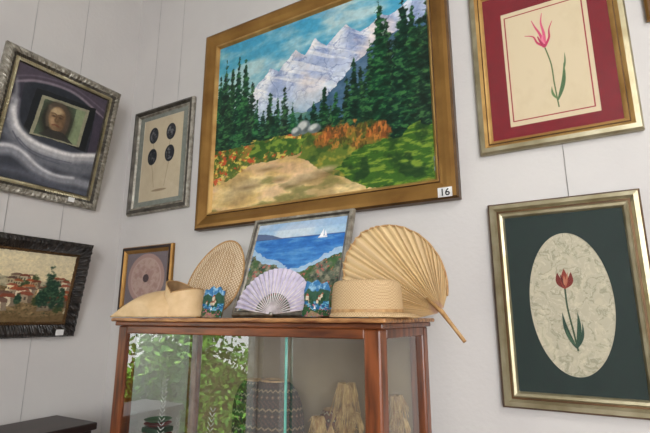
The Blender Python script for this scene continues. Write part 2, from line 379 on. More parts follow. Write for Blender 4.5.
p.put(path*.95,(206,178,126)); p.put(path*np.clip((ps-.46)*4,0,1)*.65,(236,218,172)); p.put(path*np.clip((.47-ps)*5,0,1)*.5,(164,134,98)); p.put(path*np.clip((ps2-.52)*6,0,1)*.4,(214,178,160)); p.put(path*np.clip((.46-ps2)*7,0,1)*.4,(132,116,92)); p.put(path*np.clip((.38-fbm(U,V*2,9,143))*9,0,1)*.6,(104,108,64))
for x,y,a,b in [(.5,.11,.07,.022),(.42,.09,.04,.014),(.58,.13,.05,.018),(.36,.13,.03,.012),(.2,.12,.05,.01),(.3,.20,.04,.01)]:
    p.put(p.ell(x,y-.008,a,b,0,8)*.6,(104,86,62)); p.put(p.ell(x,y+.006,a*.8,b*.7,0,8)*.7,(196,178,146))
edge=p.poly([(0,.15),(.1,.19),(.25,.235),(.46,.26),(.48,.37),(0,.41)],.07,25,14); p.put(edge*np.clip((n3-.42)*5,0,1)*.7,(138,112,62)); p.put(edge*np.clip((fbm(U,V,60,41,3)-.55)*12,0,1)*.85,(190,86,60))
p.put(edge*np.clip((fbm(U,V,60,43,3)-.57)*12,0,1)*.85,(216,198,112)); p.put(edge*np.clip((fbm(U,V,30,47,4)-.51)*10,0,1)*.75,(62,92,44))
def pine(cx,b,t,hw,c,seed,n=9):
    tt=(V-b)/(t-b); tc_=np.clip(tt,0,1)
    saw=(tt*n*1.4+ .15*np.sin(U*90+seed)-np.abs(U-cx)*16)%1
    wv=hw*(1-tc_)**.9*(0.58+.6*(1-saw))+ (fbm(U,V,60,seed,3)-.5)*.030
    m=np.clip((wv-np.abs(U-cx))*160+.5,0,1)*((tt>0)&(tt<1)); p.put(m,c)
    f=fbm(U,V*1.5,45,seed+5,4); p.put(m*np.clip((f-.48)*6,0,1)*.55,(c[0]+26,c[1]+44,c[2]+24)); p.put(m*np.clip((f-.58)*8,0,1)*.5*(U<cx+hw*.3),(c[0]+66,c[1]+84,c[2]+40)); p.put(m*np.clip((.44-f)*8,0,1)*.6,(c[0]*.5,c[1]*.5,c[2]*.5))
rt=np.random.RandomState(21)
for i,(x,t,h) in enumerate([(.185,.66,.04),(.145,.70,.045),(.07,.74,.05),(.02,.82,.05),(.05,.91,.05),(.09,.85,.046),(.125,.90,.046),(.165,.87,.048),(.205,.72,.036),(.235,.60,.03),(.27,.54,.028),(.305,.64,.030),(.33,.50,.026),(.345,.58,.028),(.38,.64,.032),(.42,.53,.026),(.46,.47,.022),(.485,.44,.018)]):
    pine(x,.36+rt.uniform(-.015,.015),t,h*rt.uniform(.85,1.15),(22+5*(i%3),54+6*(i%2),44),50+i,8+i%4)
for i,(x,b,t,h) in enumerate([(.52,.34,.5,.03),(.57,.33,.57,.036),(.60,.32,.46,.03),(.62,.3,.52,.035),(.67,.3,.60,.040),(.73,.26,.62,.05),(.70,.28,.68,.045),(.77,.25,.76,.06),(.84,.24,.84,.07),(.81,.25,.95,.075),(.875,.24,.74,.06),(.965,.2,.80,.085),(.905,.22,.95,.085),(.94,.22,.86,.07),(1.0,.2,.88,.09)]):
    pine(x,b,t,h,(20+4*(i%3),48+5*(i%2),38),80+i,8+i%4)
for cx,cy,rx,ry,k in [(.56,.29,.05,.05,0),(.61,.30,.06,.05,1),(.67,.30,.06,.055,2),(.73,.29,.06,.055,3),(.79,.27,.05,.05,4),(.64,.25,.07,.03,5),(.74,.23,.06,.035,6)]:
    m=p.blob(cx,cy,rx,ry,160+k,40); col=[(150,98,52),(128,78,46),(166,106,58),(104,104,50),(142,84,48),(90,102,48),(116,94,50)][k]
    p.put(m*.8,col); p.put(m*np.clip((fbm(U*2,V*.8,45,170+k,3)-.53)*9,0,1)*.65,(204,136,78)); p.put(m*np.clip((.46-fbm(U*2,V*.8,45,180+k,3))*9,0,1)*.7,(62,56,34))
for (x,y,a,b) in [(.475,.375,.032,.038),(.44,.36,.024,.024),(.525,.355,.030,.024)]:
    p.put(p.ell(x,y,a,b,0,3),(104,114,116)); p.put(p.ell(x-.006,y+.010,a*.7,b*.6,.3,5),(190,194,190)); p.put(p.ell(x+a*.4,y-b*.4,a*.4,b*.3,0,5)*.6,(70,80,80))
gb=p.poly([(.2,.26),(.24,.35),(.3,.33),(.36,.36),(.42,.34),(.50,.33),(.44,.25)],.09,68,12); p.put(gb*.9,(56,88,42)); p.put(gb*np.clip((n3-.5)*7,0,1)*.7,(138,156,72))
rg=p.poly([(.58,.12),(.70,.19),(.86,.24),(1,.26),(1,0),(.80,0)],.09,71,12); p.put(rg,(58,90,40)); p.put(rg*np.clip((n4-.48)*6,0,1)*.7,(140,158,70)); p.put(rg*np.clip((.47-n2)*7,0,1)*.8,(30,54,32))
p.brush(.08,40); p.sat(1.18,1.05)
canvas('painted_canvas',iw,ih,-.014,.08,p.nx,p.ny,p.img,M_oil,e)
tg=box('number_tag',.556,.606,-.046,-.0425,.006,.040,M_tag,e,label='white tag numbered 16')
fc=bpy.data.curves.new('tag_number','FONT'); fc.body='16'; fc.size=.036; fc.align_x='CENTER'; fc.extrude=.0003; fc.materials.append(M_ink_shade); fc.offset=.0006
to=bpy.data.objects.new('tag_number_text',fc); COL.objects.link(to)
dg=bpy.context.evaluated_depsgraph_get(); me=bpy.data.meshes.new_from_object(to.evaluated_get(dg)); bpy.data.objects.remove(to)
t=bpy.data.objects.new('tag_number',me); COL.objects.link(t); t.parent=tg; t.location=(.581,-.0466,.0105); t.rotation_euler=(pi/2,0,0)

# ---- 2. pink tulip with red mat
W,H=.475,.645
e=pic('framed_picture','pink tulip drawing on cream paper with red mat',-0.037,2.150,W,H,
  [(0,.016),(.006,.024),(.020,.026),(.030,.018),(.034,.020),(.040,.016),(.046,.010)],[M_silverg,M_goldd,M_goldl],band=[0,0,2,1,2,2],cat='framed picture')
matboard('mat_board',W-.08,H-.08,.04,-.008,M_red,e,('rect',-.132,.136,.086,.520))
iw,ih=.285,.450
p=P(iw,ih,270,(214,198,166)); U,V=p.U,p.V
p.put(np.clip((fbm(U,V,10,5)-.5)*3,0,1)*.35,(202,184,150))
p.put(p.line([(.075,.06),(.925,.06),(.925,.945),(.075,.945),(.075,.06)],.0065),(150,40,50))
p.put(p.curve([(.49,.62),(.54,.46),(.55,.30),(.57,.11)],.007),(88,108,68))
p.put(p.petal((.56,.15),(.67,.45),.022,-.03),(78,108,72)); p.put(p.petal((.66,.38),(.69,.53),.009,-.01),(88,118,78)); p.put(p.petal((.565,.17),(.52,.28),.013,.02),(96,124,78))
for pts,w1,w2,c in [([(.49,.62),(.42,.66),(.38,.72),(.29,.745)],.016,.003,(190,60,96)),([(.49,.62),(.46,.72),(.41,.80),(.38,.86)],.019,.003,(206,76,114)),([(.49,.62),(.50,.72),(.48,.82),(.50,.90)],.022,.003,(214,90,126)),([(.50,.62),(.55,.68),(.56,.75),(.60,.81)],.016,.003,(192,58,96)),([(.49,.625),(.475,.67),(.485,.71)],.020,.008,(224,124,150)),([(.485,.62),(.45,.67),(.43,.71)],.016,.006,(174,48,88))]:
    p.put(p.curve(pts,w1,w2),c)
p.put(p.ell(.493,.623,.022,.014),(180,56,92))
canvas('flower_print',iw,ih,-.0045-.0025,.078,p.nx,p.ny,p.img,M_print,e)
pane('glass_pane',-.195,.195,-.011,.045,H-.045,M_pglass,e)

# ---- 3. red tulip on marbled oval
W,H=.428,.640
e=pic('framed_picture','red tulip on marbled oval with dark green mat',-0.050,1.330,W,H,
  [(0,.018),(.006,.026),(.018,.027),(.026,.016),(.032,.016),(.036,.021),(.044,.019),(.049,.010)],[M_silverg,M_goldd,M_silverg],band=[1,0,0,1,0,2,2],cat='framed picture')
matboard('mat_board',W-.08,H-.08,.04,-.008,M_green,e,('oval',.002,.313,.113,.214))
iw,ih=.24,.444
p=P(iw,ih,280,(184,178,156)); U,V=p.U,p.V
wx=U+(fbm(U,V*1.8,5,31)-.5)*.25; wy=V*1.8+(fbm(U,V*1.8,5,37)-.5)*.25
mm=np.abs(fbm(wx,wy,8,15,5)-.5); p.put(np.clip((.05-mm)*28,0,1)*.75,(146,144,122)); mm=np.abs(fbm(wx,wy,15,19,4)-.52); p.put(np.clip((.035-mm)*36,0,1)*.6,(216,210,188)); p.put(np.clip((fbm(wx,wy,12,23)-.55)*7,0,1)*.4,(208,200,174))
p.put(p.curve([(.46,.60),(.465,.47),(.50,.32),(.53,.19)],.010),(54,74,54))
p.put(p.petal((.52,.20),(.40,.44),.026,.030),(40,66,54)); p.put(p.petal((.525,.21),(.57,.44),.025,-.02),(48,76,60)); p.put(p.petal((.515,.22),(.42,.34),.017,.02),(64,92,70)); p.put(p.petal((.52,.20),(.61,.37),.017,-.03),(44,70,58))
for a,b,wd,bd,c in [((.46,.60),(.39,.71),.036,.026,(108,42,36)),((.46,.60),(.545,.71),.036,-.026,(116,44,38)),((.46,.595),(.47,.735),.042,0,(132,56,46)),((.47,.61),(.51,.71),.013,0,(170,106,82)),((.46,.61),(.42,.70),.013,0,(88,32,32)),((.46,.62),(.465,.69),.013,0,(180,118,92))]:
    p.put(p.petal(a,b,wd,bd),c)
canvas('flower_print',iw,ih,-.0065,.09,p.nx,p.ny,p.img,M_print,e)
pane('glass_pane',-.17,.17,-.011,.045,H-.045,M_pglass,e)

# ---- 4. four dark ovals, by the corner
W,H=.455,.60
e=pic('framed_picture','four dark oval tree motifs on cream in pewter frame',-1.915,2.138,W,H,
  [(0,.014),(.006,.024),(.016,.026),(.028,.016),(.034,.018),(.042,.010)],[M_silver,M_silverd],band=[0,1,1,0,0],cat='framed picture')
matboard('mat_board',W-.07,H-.07,.035,-.008,M_greymat,e,('rect',-.152,.152,.068,.535))
iw,ih=.31,.475
p=P(iw,ih,210,(206,192,164)); U,V=p.U,p.V
p.put(np.clip((fbm(U,V,8,5)-.45)*3,0,1)*.4,(190,174,146))
for x,y in [(.27,.79),(.70,.79),(.27,.53),(.70,.53)]:
    p.put(p.curve([(x,y-.09),(x+(.5-x)*.15,y-.18),(.5+(x-.5)*.6,y-.30 if y>.6 else .16)],.005)*.5,(120,98,76))
for x,y in [(.27,.79),(.70,.79),(.27,.53),(.70,.53)]:
    p.put(p.ell(x,y,.115,.098),(46,48,54)); p.put(p.ell(x,y,.085,.072)*np.clip((fbm(U,V,30,9)-.54)*8,0,1),(110,110,114))
p.put(p.ell(.5,.12,.18,.014)*.6,(120,98,76))
canvas('motif_print',iw,ih,-.0065,.064,p.nx,p.ny,p.img,M_print,e)
pane('glass_pane',-.19,.19,-.011,.04,H-.04,M_pglass,e)

# ---- 5. small round pinkish plate picture
W,H=.375,.335
e=pic('framed_picture','small picture of pinkish round plate in dark gold-edged frame',-1.955,1.628,W,H,
  [(0,.014),(.006,.022),(.02,.022),(.030,.014),(.036,.010)],[M_darkwood,M_gold],band=[1,0,1,1],cat='framed picture')
iw,ih=W-.06,H-.06
p=P(iw,ih,160,(126,116,120)); U,V=p.U,p.V
p.put(p.ell(.5,.5,.43,.46),(176,146,138)); p.put(p.ell(.5,.5,.36,.385),(192,166,156)); p.put(p.ell(.5,.5,.33,.35)*np.clip((fbm(U,V,14,5)-.4)*4,0,1)*.5,(156,120,112)); p.put(p.ell(.5,.5,.07,.075),(84,70,72))
canvas('plate_print',iw,ih,-.008,.03,p.nx,p.ny,p.img,M_print,e)
pane('glass_pane',-iw/2,iw/2,-.011,.03,.03+ih,M_pglass,e)

# ---- 6. partial frame top right
W,H=.45,.55
e=pic('framed_picture','red and gold framed picture beside the pink tulip',.475,2.50,W,H,
  [(0,.014),(.006,.022),(.02,.022),(.030,.014),(.036,.010)],[M_gold,M_goldd],band=[0,1,0,0])
p=P(W-.06,H-.06,60,(150,40,46)); p.put(p.ell(.5,.5,.3,.35),(214,200,170))
canvas('flower_print',W-.06,H-.06,-.008,.03,p.nx,p.ny,p.img,M_print,e)

# ---- 7. left wall upper: dark figure with white swirls
carve=lambda d,s,bi: .0025*math.sin(s*2*pi/.022+bi*1.9)*(1 if bi in(2,3,4) else .3)+.0015*math.sin(s*2*pi/.009+bi)
W,H=.565,.645
e=pic('framed_painting','dark painting of figure with pale drapery in ornate silver frame',1.145,2.145,W,H,
  [(0,.018),(.008,.03),(.02,.034),(.032,.03),(.044,.022),(.052,.02),(.060,.024),(.066,.012)],[M_silver,M_silverg,M_silverd],wall='left',lean=math.atan(.11/.63),band=[0,0,0,2,1,1,2],mod=carve,segs=150,cat='painting')
iw,ih=W-.12,H-.12
p=P(iw,ih,340,(42,46,54)); U,V=p.U,p.V; q=fbm(U,V,5,3,5); q2=fbm(U,V,22,5)
p.put(np.clip((q-.45)*3,0,1)*.5,(62,64,72))
# purple-grey architecture: beam, cornice and pier
p.put(p.poly([(0,.80),(.22,.90),(.60,.93),(1,.80),(1,1),(0,1)],.02,3)*.85,(84,74,86)); p.put(p.curve([(0,.80),(.22,.895),(.60,.925),(1,.80)],.014,.014,6)*.8,(150,138,148)); p.put(p.curve([(0,.86),(.24,.945),(.60,.97),(1,.87)],.008,.008,6)*.6,(120,108,122))
p.put(p.poly([(.90,.36),(.88,.84),(1,.80),(1,.34)],.02,4)*.8,(74,66,80)); p.put(p.poly([(0,.50),(0,.80),(.10,.84),(.12,.52)],.02,5)*.6,(66,60,74))
tl=lambda pts:[(x+(y-.6)*.10,y+(x-.55)*.06) for x,y in pts]
p.put(p.poly(tl([(.20,.42),(.20,.86),(.86,.85),(.88,.40)]),.02,9),(30,33,36))
ed=p.poly(tl([(.27,.44),(.27,.81),(.79,.81),(.80,.43)]),.012,11); op=p.poly(tl([(.305,.455),(.305,.785),(.755,.785),(.765,.445)]),.012,11)
p.put(ed,(150,148,124)); p.put(op,(78,92,74)); p.put(op*np.clip((q2-.45)*4,0,1)*.5,(116,126,92)); p.put(op*p.poly([(.64,.40),(.67,.85),(.84,.85),(.82,.40)],.02,5)*.85,(142,156,120))
p.put(op*p.ell(.49,.62,.17,.19,0,24)*.85,(38,35,31))
p.put(p.ell(.490,.632,.100,.122,.10,8)*.95,(152,124,92)); p.put(p.ell(.540,.62,.06,.11,0,16)*.65,(86,66,48)); p.put(p.ell(.465,.700,.065,.028,0,9)*.85,(196,172,134)); p.put(p.ell(.448,.600,.032,.030,0,9)*.75,(186,152,116)); p.put(p.ell(.52,.595,.026,.025,0,9)*.4,(156,122,90))
for x in (.448,.520): p.put(p.ell(x,.650,.022,.008,0,4)*.8,(66,48,38)); p.put(p.curve([(x-.028,.668),(x,.675),(x+.026,.666)],.006,.005,3)*.8,(78,58,44))
p.put(p.curve([(.484,.658),(.470,.620),(.480,.604),(.498,.608)],.008,.006,4)*.8,(100,76,54)); p.put(p.curve([(.452,.568),(.484,.575),(.520,.567)],.007,.007,3)*.8,(112,64,52)); p.put(p.ell(.49,.545,.04,.014,0,7)*.5,(120,100,76))
p.put(p.curve([(.395,.72),(.445,.762),(.53,.760),(.592,.70),(.600,.60),(.585,.53)],.024,.026,9)*.9,(84,72,62)); p.put(p.curve([(.395,.72),(.382,.63),(.402,.55)],.017,.014,8)*.8,(100,88,74))
p.put(p.poly([(.33,.455),(.42,.52),(.58,.52),(.71,.45)],.02,14)*.9,(56,54,52))
# drapery
p.put(p.poly([(0,.34),(.16,.38),(.34,.43),(.52,.44),(.72,.43),(1,.40),(1,.0),(0,0)],.03,13)*.95,(62,66,76))
for pts,a,b,c,s in [([(.02,.44),(.14,.38),(.26,.31),(.42,.26),(.60,.26),(.80,.25),(1.02,.30)],.095,.085,(112,115,124),24),
   ([(.04,.66),(.07,.52),(.15,.41),(.30,.345),(.48,.325),(.70,.325),(.86,.36),(1.02,.40)],.050,.050,(178,178,182),18),
   ([(.05,.66),(.085,.52),(.165,.425),(.31,.368),(.48,.350),(.70,.352),(.86,.388),(1.02,.43)],.020,.020,(232,230,230),9),
   ([(.10,.40),(.22,.30),(.40,.25),(.62,.24)],.006,.004,(84,86,98),4),([(.16,.36),(.30,.29),(.50,.27),(.74,.28)],.006,.004,(90,92,104),4),
   ([(-.02,.22),(.12,.25),(.24,.22),(.40,.14),(.60,.10),(.80,.12),(1.02,.12)],.060,.050,(146,148,156),20),([(-.02,.25),(.12,.278),(.25,.248),(.41,.168),(.60,.13),(.80,.148)],.018,.012,(212,212,216),8),
   ([(.04,.64),(.05,.74),(.02,.84)],.026,.012,(132,132,138),14),([(.0,.06),(.3,.08),(.6,.03),(1,.02)],.03,.04,(88,92,104),18)]:
    p.put(p.curve(pts,a,b,s)*.92,c)
p.brush(.10,22)
canvas('painted_canvas',iw,ih,-.014,.06,p.nx,p.ny,p.img,M_oil,e)
box('number_tag',.12,.15,-.038,-.034,.018,.040,M_tag,e,label='small white tag')

# ---- 8. left wall lower: village landscape
carve2=lambda d,s,bi: .0045*math.sin(s*2*pi/.034+bi*2.1)*(1 if bi in(2,3,4) else .3)+.002*math.sin(s*2*pi/.012+bi*1.3)
W,H=.63,.445
e=pic('framed_painting','village with trees landscape painting in dark carved frame',1.070,1.515,W,H,
  [(0,.02),(.01,.034),(.022,.040),(.034,.033),(.046,.026),(.056,.020),(.062,.024),(.070,.012)],[M_black,M_goldd],wall='left',lean=math.atan(.08/.44),band=[0,0,0,0,0,1,1],mod=carve2,segs=170,cat='painting')
iw,ih=W-.13,H-.13
p=P(iw,ih,340,(214,200,166)); U,V=p.U,p.V; q=fbm(U,V,4,3,5); q2=fbm(U,V,22,5,4); q3=fbm(U,V,50,6,3)
p.put(np.clip(V*1.6-.9,0,1)*.45,(180,182,172)); p.put(np.clip((q-.48)*4,0,1)*.5,(228,214,178))
hl=p.poly([(0,.68),(.12,.66),(.25,.72),(.4,.64),(.55,.64),(.7,.60),(.85,.60),(1,.56),(1,0),(0,0)],.06,4); p.put(hl*.7,(158,150,130)); p.put(hl*np.clip((.48-q2)*5,0,1)*.5,(104,108,90))
gd=p.poly([(0,.50),(.3,.52),(.6,.46),(1,.44),(1,0),(0,0)],.08,5); p.put(gd,(124,106,80)); p.put(gd*np.clip((q2-.50)*4,0,1)*.5,(184,162,126)); p.put(gd*np.clip((.48-q3)*6,0,1)*.5,(66,66,46))
r=np.random.RandomState(5)
hs=[(r.uniform(-.02,.92),r.uniform(.16,.60)) for _ in range(52)]; hs.sort(key=lambda t:-t[1])
for i,(x,y) in enumerate(hs):
    s_=.028+.036*(.65-y)/.4+r.uniform(0,.010); ww=s_*1.5; hh=s_*1.6
    k=r.uniform(.8,1.08); wc=[(212,196,162),(186,162,132),(162,148,128),(222,210,184)][i%4]; rf=[(152,84,60),(132,76,60),(112,90,80),(164,100,70)][r.randint(4)]
    p.put(p.poly([(x,y),(x+ww*1.3,y),(x+ww*1.3,y+hh),(x,y+hh)],.03,i,20)*.9,tuple(v*k for v in wc)); p.put(p.poly([(x+ww*.9,y),(x+ww*1.3,y),(x+ww*1.3,y+hh),(x+ww*.9,y+hh)],.03,i,20)*.6,(84,72,64)); p.put(p.poly([(x-.01,y+hh),(x+ww*1.3+.01,y+hh),(x+ww*1.0,y+hh*1.45),(x+ww*.3,y+hh*1.45)],.03,i,20)*.9,tuple(v*k for v in rf))
    for kx in (.2,.55): p.put(p.poly([(x+ww*kx,y+hh*.35),(x+ww*(kx+.17),y+hh*.35),(x+ww*(kx+.17),y+hh*.75),(x+ww*kx,y+hh*.75)])*.75,(76,64,58))
    if i%2==0: p.put(p.blob(x+ww*1.5,y+.02,.035,.07,6+i,40)*.85,(56,70,46))
for cx,cy,rx,ry in [(.80,.50,.050,.30),(.86,.42,.045,.24),(.74,.38,.04,.18),(.93,.38,.045,.16),(.30,.34,.035,.12),(.55,.32,.03,.10),(.08,.36,.03,.11)]:
    m=p.blob(cx,cy,rx,ry,int(cx*99)); p.put(m*.95,(38,60,50)); p.put(m*np.clip((q3-.52)*8,0,1)*.55,(90,118,88))
p.put(p.poly([(0,.0),(0,.14),(.2,.18),(.5,.12),(.8,.08),(1,.12),(1,0)],.08,33)*.7,(104,88,64))
p.brush(.09,40); p.sat(1.1,1.1)
canvas('painted_canvas',iw,ih,-.014,.065,p.nx,p.ny,p.img,M_oil,e)
box('number_tag',.21,.245,-.046,-.042,.012,.038,M_tag,e,label='small white tag')

# ---- hanging wires
def wire(pts,label):
    o=tubes('hanging_wire',[(pts,.0009)],M_wire); o["label"]=label; o["category"]="wire"; return o
wl="thin pale picture hanging wire on the wall"
for x in (-2.03,-1.83): wire([(x,YB-.003,2.70),(x,YB-.003,ZC)],wl)
wire([(-.02,YB-.003,1.94),(-.02,YB-.003,ZC)],wl)
for y in (1.02,1.27): wire([(XL+.003,y,1.80),(XL+.003,y,ZC)],wl)
wire([(XL+.003,1.20,.9),(XL+.003,1.20,1.6)],wl)

# ---------------------------------------------------------------- display cabinet
x0,x1,y0,y1=-1.455,-.458,1.085,1.470; ZT=1.598
cab=thing('display_cabinet','reddish brown wooden display cabinet with sliding glass doors','cabinet',(0,0,0))
box('cabinet_top',x0-.018,x1+.022,y0-.022,y1+.01,ZT-.012,ZT,M_worn,cab,.004)
box('top_moulding',x0-.008,x1+.010,y0-.010,y1+.004,ZT-.026,ZT-.012,M_woodh,cab,.003)
box('front_rail',x0+.045,x1-.045,y0,y0+.035,ZT-.052,ZT-.026,M_woodh,cab,.003)
box('back_rail',x0+.045,x1-.045,y1-.035,y1,ZT-.055,ZT-.026,M_woodh,cab,.003)
for xx in (x0,x1-.035): box('side_rail',xx,xx+.035,y0+.045,y1-.045,ZT-.052,ZT-.026,M_wood,cab,.003)
for xx in (x0,x1-.048):
    for yy in (y0,y1-.045): box('corner_post',xx,xx+.048,yy,yy+.045,0,ZT-.026,M_wood,cab,.006)
box('back_panel',x0+.045,x1-.045,y1-.02,y1-.012,.5,ZT-.055,M_back,cab)
box('cabinet_shelf',x0+.01,x1-.01,y0+.04,y1-.022,1.115,1.130,M_back,cab,.002)
box('cabinet_base',x0+.01,x1-.01,y0+.01,y1-.005,.08,.5,M_woodh,cab,.003)
box('cabinet_drawer_front',x0+.06,x1-.06,y0-.003,y0+.012,.14,.46,M_wood,cab,.004)
for xx in (x0+.012,x1-.014): mesh('side_glass',[(xx,y0+.045,.5),(xx,y1-.045,.5),(xx,y1-.045,ZT-.052),(xx,y0+.045,ZT-.052)],[(0,1,2,3)],M_cglass,cab)
gA=pane('glass_door',x0+.048,-.745,y0+.008,.5,ZT-.052,M_cglass,cab,label='clear glass sliding door with etched leaf pattern')
box('door_edge',-.747,-.742,y0+.006,y0+.012,.5,ZT-.052,M_glassedge,gA)
gB=pane('glass_door',-.775,x1-.048,y0+.022,.5,ZT-.052,M_cglass,cab)
def etch(cx,zb,zt,parent,lean=.0,Lm=.020):
    V=[];Fc=[]
    n=int((zt-zb)/.013)
    for i in range(n):
        z=zb+(zt-zb)*i/n; L=Lm*(1-.35*i/n); c_=cx+lean*i/n
        for s in (-1,1):
            k=len(V); y=y0+.0068
            V+=[(c_,y,z),(c_,y,z+.002),(c_+s*L*.6,y,z+.011),(c_+s*L,y,z+.014),(c_+s*L*.7,y,z+.008)]; Fc.append((k,k+1,k+2,k+3,k+4))
    mesh('etched_leaf',V,Fc,M_etch,parent)
etch(-1.22,1.12,1.41,gA,.01); etch(-1.16,1.12,1.30,gA,.02,.015); etch(-1.03,1.12,1.34,gA,.03,.018)

# contents
ZS=1.131
def bag(name,label,loc,rx,h,dep,cols,rotz=0,rows=10,cols_n=24):
    e=thing(name,label,'bag',loc,(0,0,rotz))
    def pr(t): return max(1-abs(2*t*.86-.80)**2.6,0)**.5
    def fn(u,v):
        a=u*2*pi; t=v
        return (rx*pr(t)*math.cos(a),dep*pr(t)*math.sin(a),h*t)
    def cf(u,v):
        r_=v*rows; g=(u*cols_n)%1; row=int(r_); k=r_%1
        d=abs(k-.5)+abs(g-.5)
        if row%3==1: return cols[1] if d<.20 else (cols[2] if d<.36 else cols[0])
        if row%3==2: return cols[1] if abs(k-.5-.4*(abs(g-.5)*2-.5))<.12 else cols[0]
        return cols[0] if (int(u*cols_n*4)+int(v*rows*4))%3 else cols[2]
    surf('bag_body',fn,280,140,M_print,e,col=cf,wrapu=True)
    mesh('bag_bottom',[(rx*pr(0)*math.cos(2*pi*k/24),dep*pr(0)*math.sin(2*pi*k/24),0.0005) for k in range(24)],[tuple(range(24))],M_darkwood,e)
    mesh('bag_hollow_shade',[(rx*pr(1)*.98*math.cos(2*pi*k/24),dep*pr(1)*.98*math.sin(2*pi*k/24),h-.003) for k in range(24)],[tuple(range(24))],M_ink_shade,e)  # black disc stands in for the shade inside the bag
    tubes('bag_rim',[([(rx*pr(1)*math.cos(2*pi*k/24),dep*pr(1)*math.sin(2*pi*k/24),h-.001) for k in range(24)],.004)],M_rim,e,closed=True)
bag('woven_bag','rounded woven bag with cream diamond pattern inside the cabinet',(-1.050,1.355,ZS),.088,.255,.050,((58,62,52),(160,152,128),(104,72,60)),.1,14,24)
bag('woven_bag','round dark basket bag with fine geometric pattern inside the cabinet',(-.892,1.245,ZS),.102,.275,.070,((40,31,29),(142,124,94),(84,52,44)),.1,16,28)
bag('woven_pouch','small rust patterned pouch inside the cabinet',(-.765,1.38,ZS),.045,.18,.035,((130,82,64),(190,176,150),(70,60,50)),0,9,12)
def straw_doll(label,loc,h,seed,lean=0,s=1.0):
    e=thing('straw_figurine',label,'figurine',loc,(0,lean,0)); r=random.Random(seed); L=[]
    for i in range(120):
        a=r.uniform(0,2*pi); R=r.uniform(.018,.046)*s; k=r.uniform(-.02,.02); zb=r.uniform(0,.09)*h
        L.append(([(R*math.cos(a),R*.8*math.sin(a),zb),(R*.62*math.cos(a+.2),R*.5*math.sin(a+.2),h*.3),(.016*s*math.cos(a),.013*s*math.sin(a),h*.56+k)],[.0012,.0020,.0016]))
    tubes('straw_skirt',L,M_drystraw,e,n=4)
    L=[]
    for i in range(22):
        a=2*pi*i/22; L.append(([(.015*s*math.cos(a),.013*s*math.sin(a),h*.52),(.027*s*math.cos(a+.3),.021*s*math.sin(a+.3),h*.66),(.010*s*math.cos(a+.6),.010*s*math.sin(a+.6),h*.78)],.0022))
    tubes('straw_torso',L,M_drystraw,e,n=4)
    surf('straw_head',lambda u,v:(.020*s*math.sin(pi*v)*math.cos(2*pi*u),.020*s*math.sin(pi*v)*math.sin(2*pi*u),h*.86-.026*s*math.cos(pi*v)),16,12,M_drystraw,e,wrapu=True)
    L=[]
    for sg in (-1,1):
        for i in range(8):
            o=(i-3.5)*.003; L.append(([(0,o,h*.73),(sg*.030*s,o,h*.70),(sg*.046*s,o-.01,h*.56+o),(sg*.028*s,o-.022,h*.46+o),(sg*.008*s,o-.028,h*.48)],.0020))
    tubes('straw_arm',L,M_drystraw,e,n=4)
    L=[]
    for i in range(70):
        a=r.uniform(0,2*pi); l_=r.uniform(.6,1.25); L.append(([(0,0,h*.95),(.022*s*math.cos(a),.020*s*math.sin(a),h*.965),(.038*l_*s*math.cos(a),.032*l_*s*math.sin(a),h*(.90-.16*l_)+r.uniform(-.03,.03))],.0011))
    for i in range(60):
        a=r.uniform(0,2*pi); z=r.uniform(.10,.6)*h; R=.026*s; L.append(([(R*.5*math.cos(a),R*.4*math.sin(a),z+.03),(R*1.3*math.cos(a),R*1.0*math.sin(a),z+.025),(R*r.uniform(1.5,2.0)*math.cos(a+.3),R*1.4*math.sin(a+.3),z-r.uniform(0,.03))],[.0012,.0010,.0005]))
    tubes('loose_straw',L,M_drystraw,e,n=4)
straw_doll('shaggy plaited corn straw figurine inside the cabinet',(-.615,1.205,ZS),.30,3,.0,1.1)
straw_doll('small dried straw figurine beside the side glass',(-.530,1.365,ZS),.25,8,.0,.85)
straw_doll('short straw figurine with loose fibres inside the cabinet',(-.705,1.20,ZS),.20,12,.0,.8)
for i,c in enumerate([(170,46,50),(60,110,70)]):
    m=mat('tray_lacquer',c,rough=.35); e=thing('lacquer_tray','small coloured lacquer tray stacked inside the cabinet','tray',(-1.352,1.20,ZS+.10+i*.013),(0,0,.2*i),group='stacked trays')
    surf('tray_dish',lambda u,v:((.015+.032*v)*math.cos(2*pi*u),(.015+.032*v)*math.sin(2*pi*u),.010*v*v),28,6,m,e,wrapu=True)
    mesh('tray_bottom',[(.015*math.cos(2*pi*k/20),.015*math.sin(2*pi*k/20),0) for k in range(20)],[tuple(range(20))],m,e)
e=thing('lacquer_box','small red lacquer box under the stacked trays','box',(-1.352,1.20,ZS))
box('box_body',-.038,.038,-.034,.034,0,.080,mat('red_lacquer',(130,44,46),rough=.35),e,.004); box('box_lid',-.040,.040,-.036,.036,.081,.099,mat('green_lacquer',(50,82,62),rough=.35),e,.004)

# ---------------------------------------------------------------- on top of the cabinet
W,H=.450,.405
e=thing('framed_painting','blue seascape with white sailboat leaning against the wall','painting',(-.930,1.345,ZT+.001),(-math.atan(.125/.38),0,0))
frame('picture_frame',W,H,[(0,.012),(.004,.020),(.014,.021),(.020,.014),(.026,.010)],[M_silver,M_silverd],e,bandmat=[0,0,1,0])
box('backing_board',-W/2+.01,W/2-.01,-.006,-.001,.01,H-.01,M_darkwood,e)
iw,ih=W-.044,H-.044
p=P(iw,ih,320,(160,192,218)); U,V=p.U,p.V; q=fbm(U,V,4,3,5); q2=fbm(U*1.0,V*4,8,5,5); q3=fbm(U,V,26,6,4)
p.put(np.clip((q-.42)*4,0,1)*.7,(214,222,226)); p.put((V>.9)*.25,(120,150,200))
sea=(V<.80).astype(float); p.img=p.img*(1-sea[...,None])+np.stack([48+80*(.8-V),108+90*(.8-V),184+50*(.8-V)],-1)*sea[...,None]
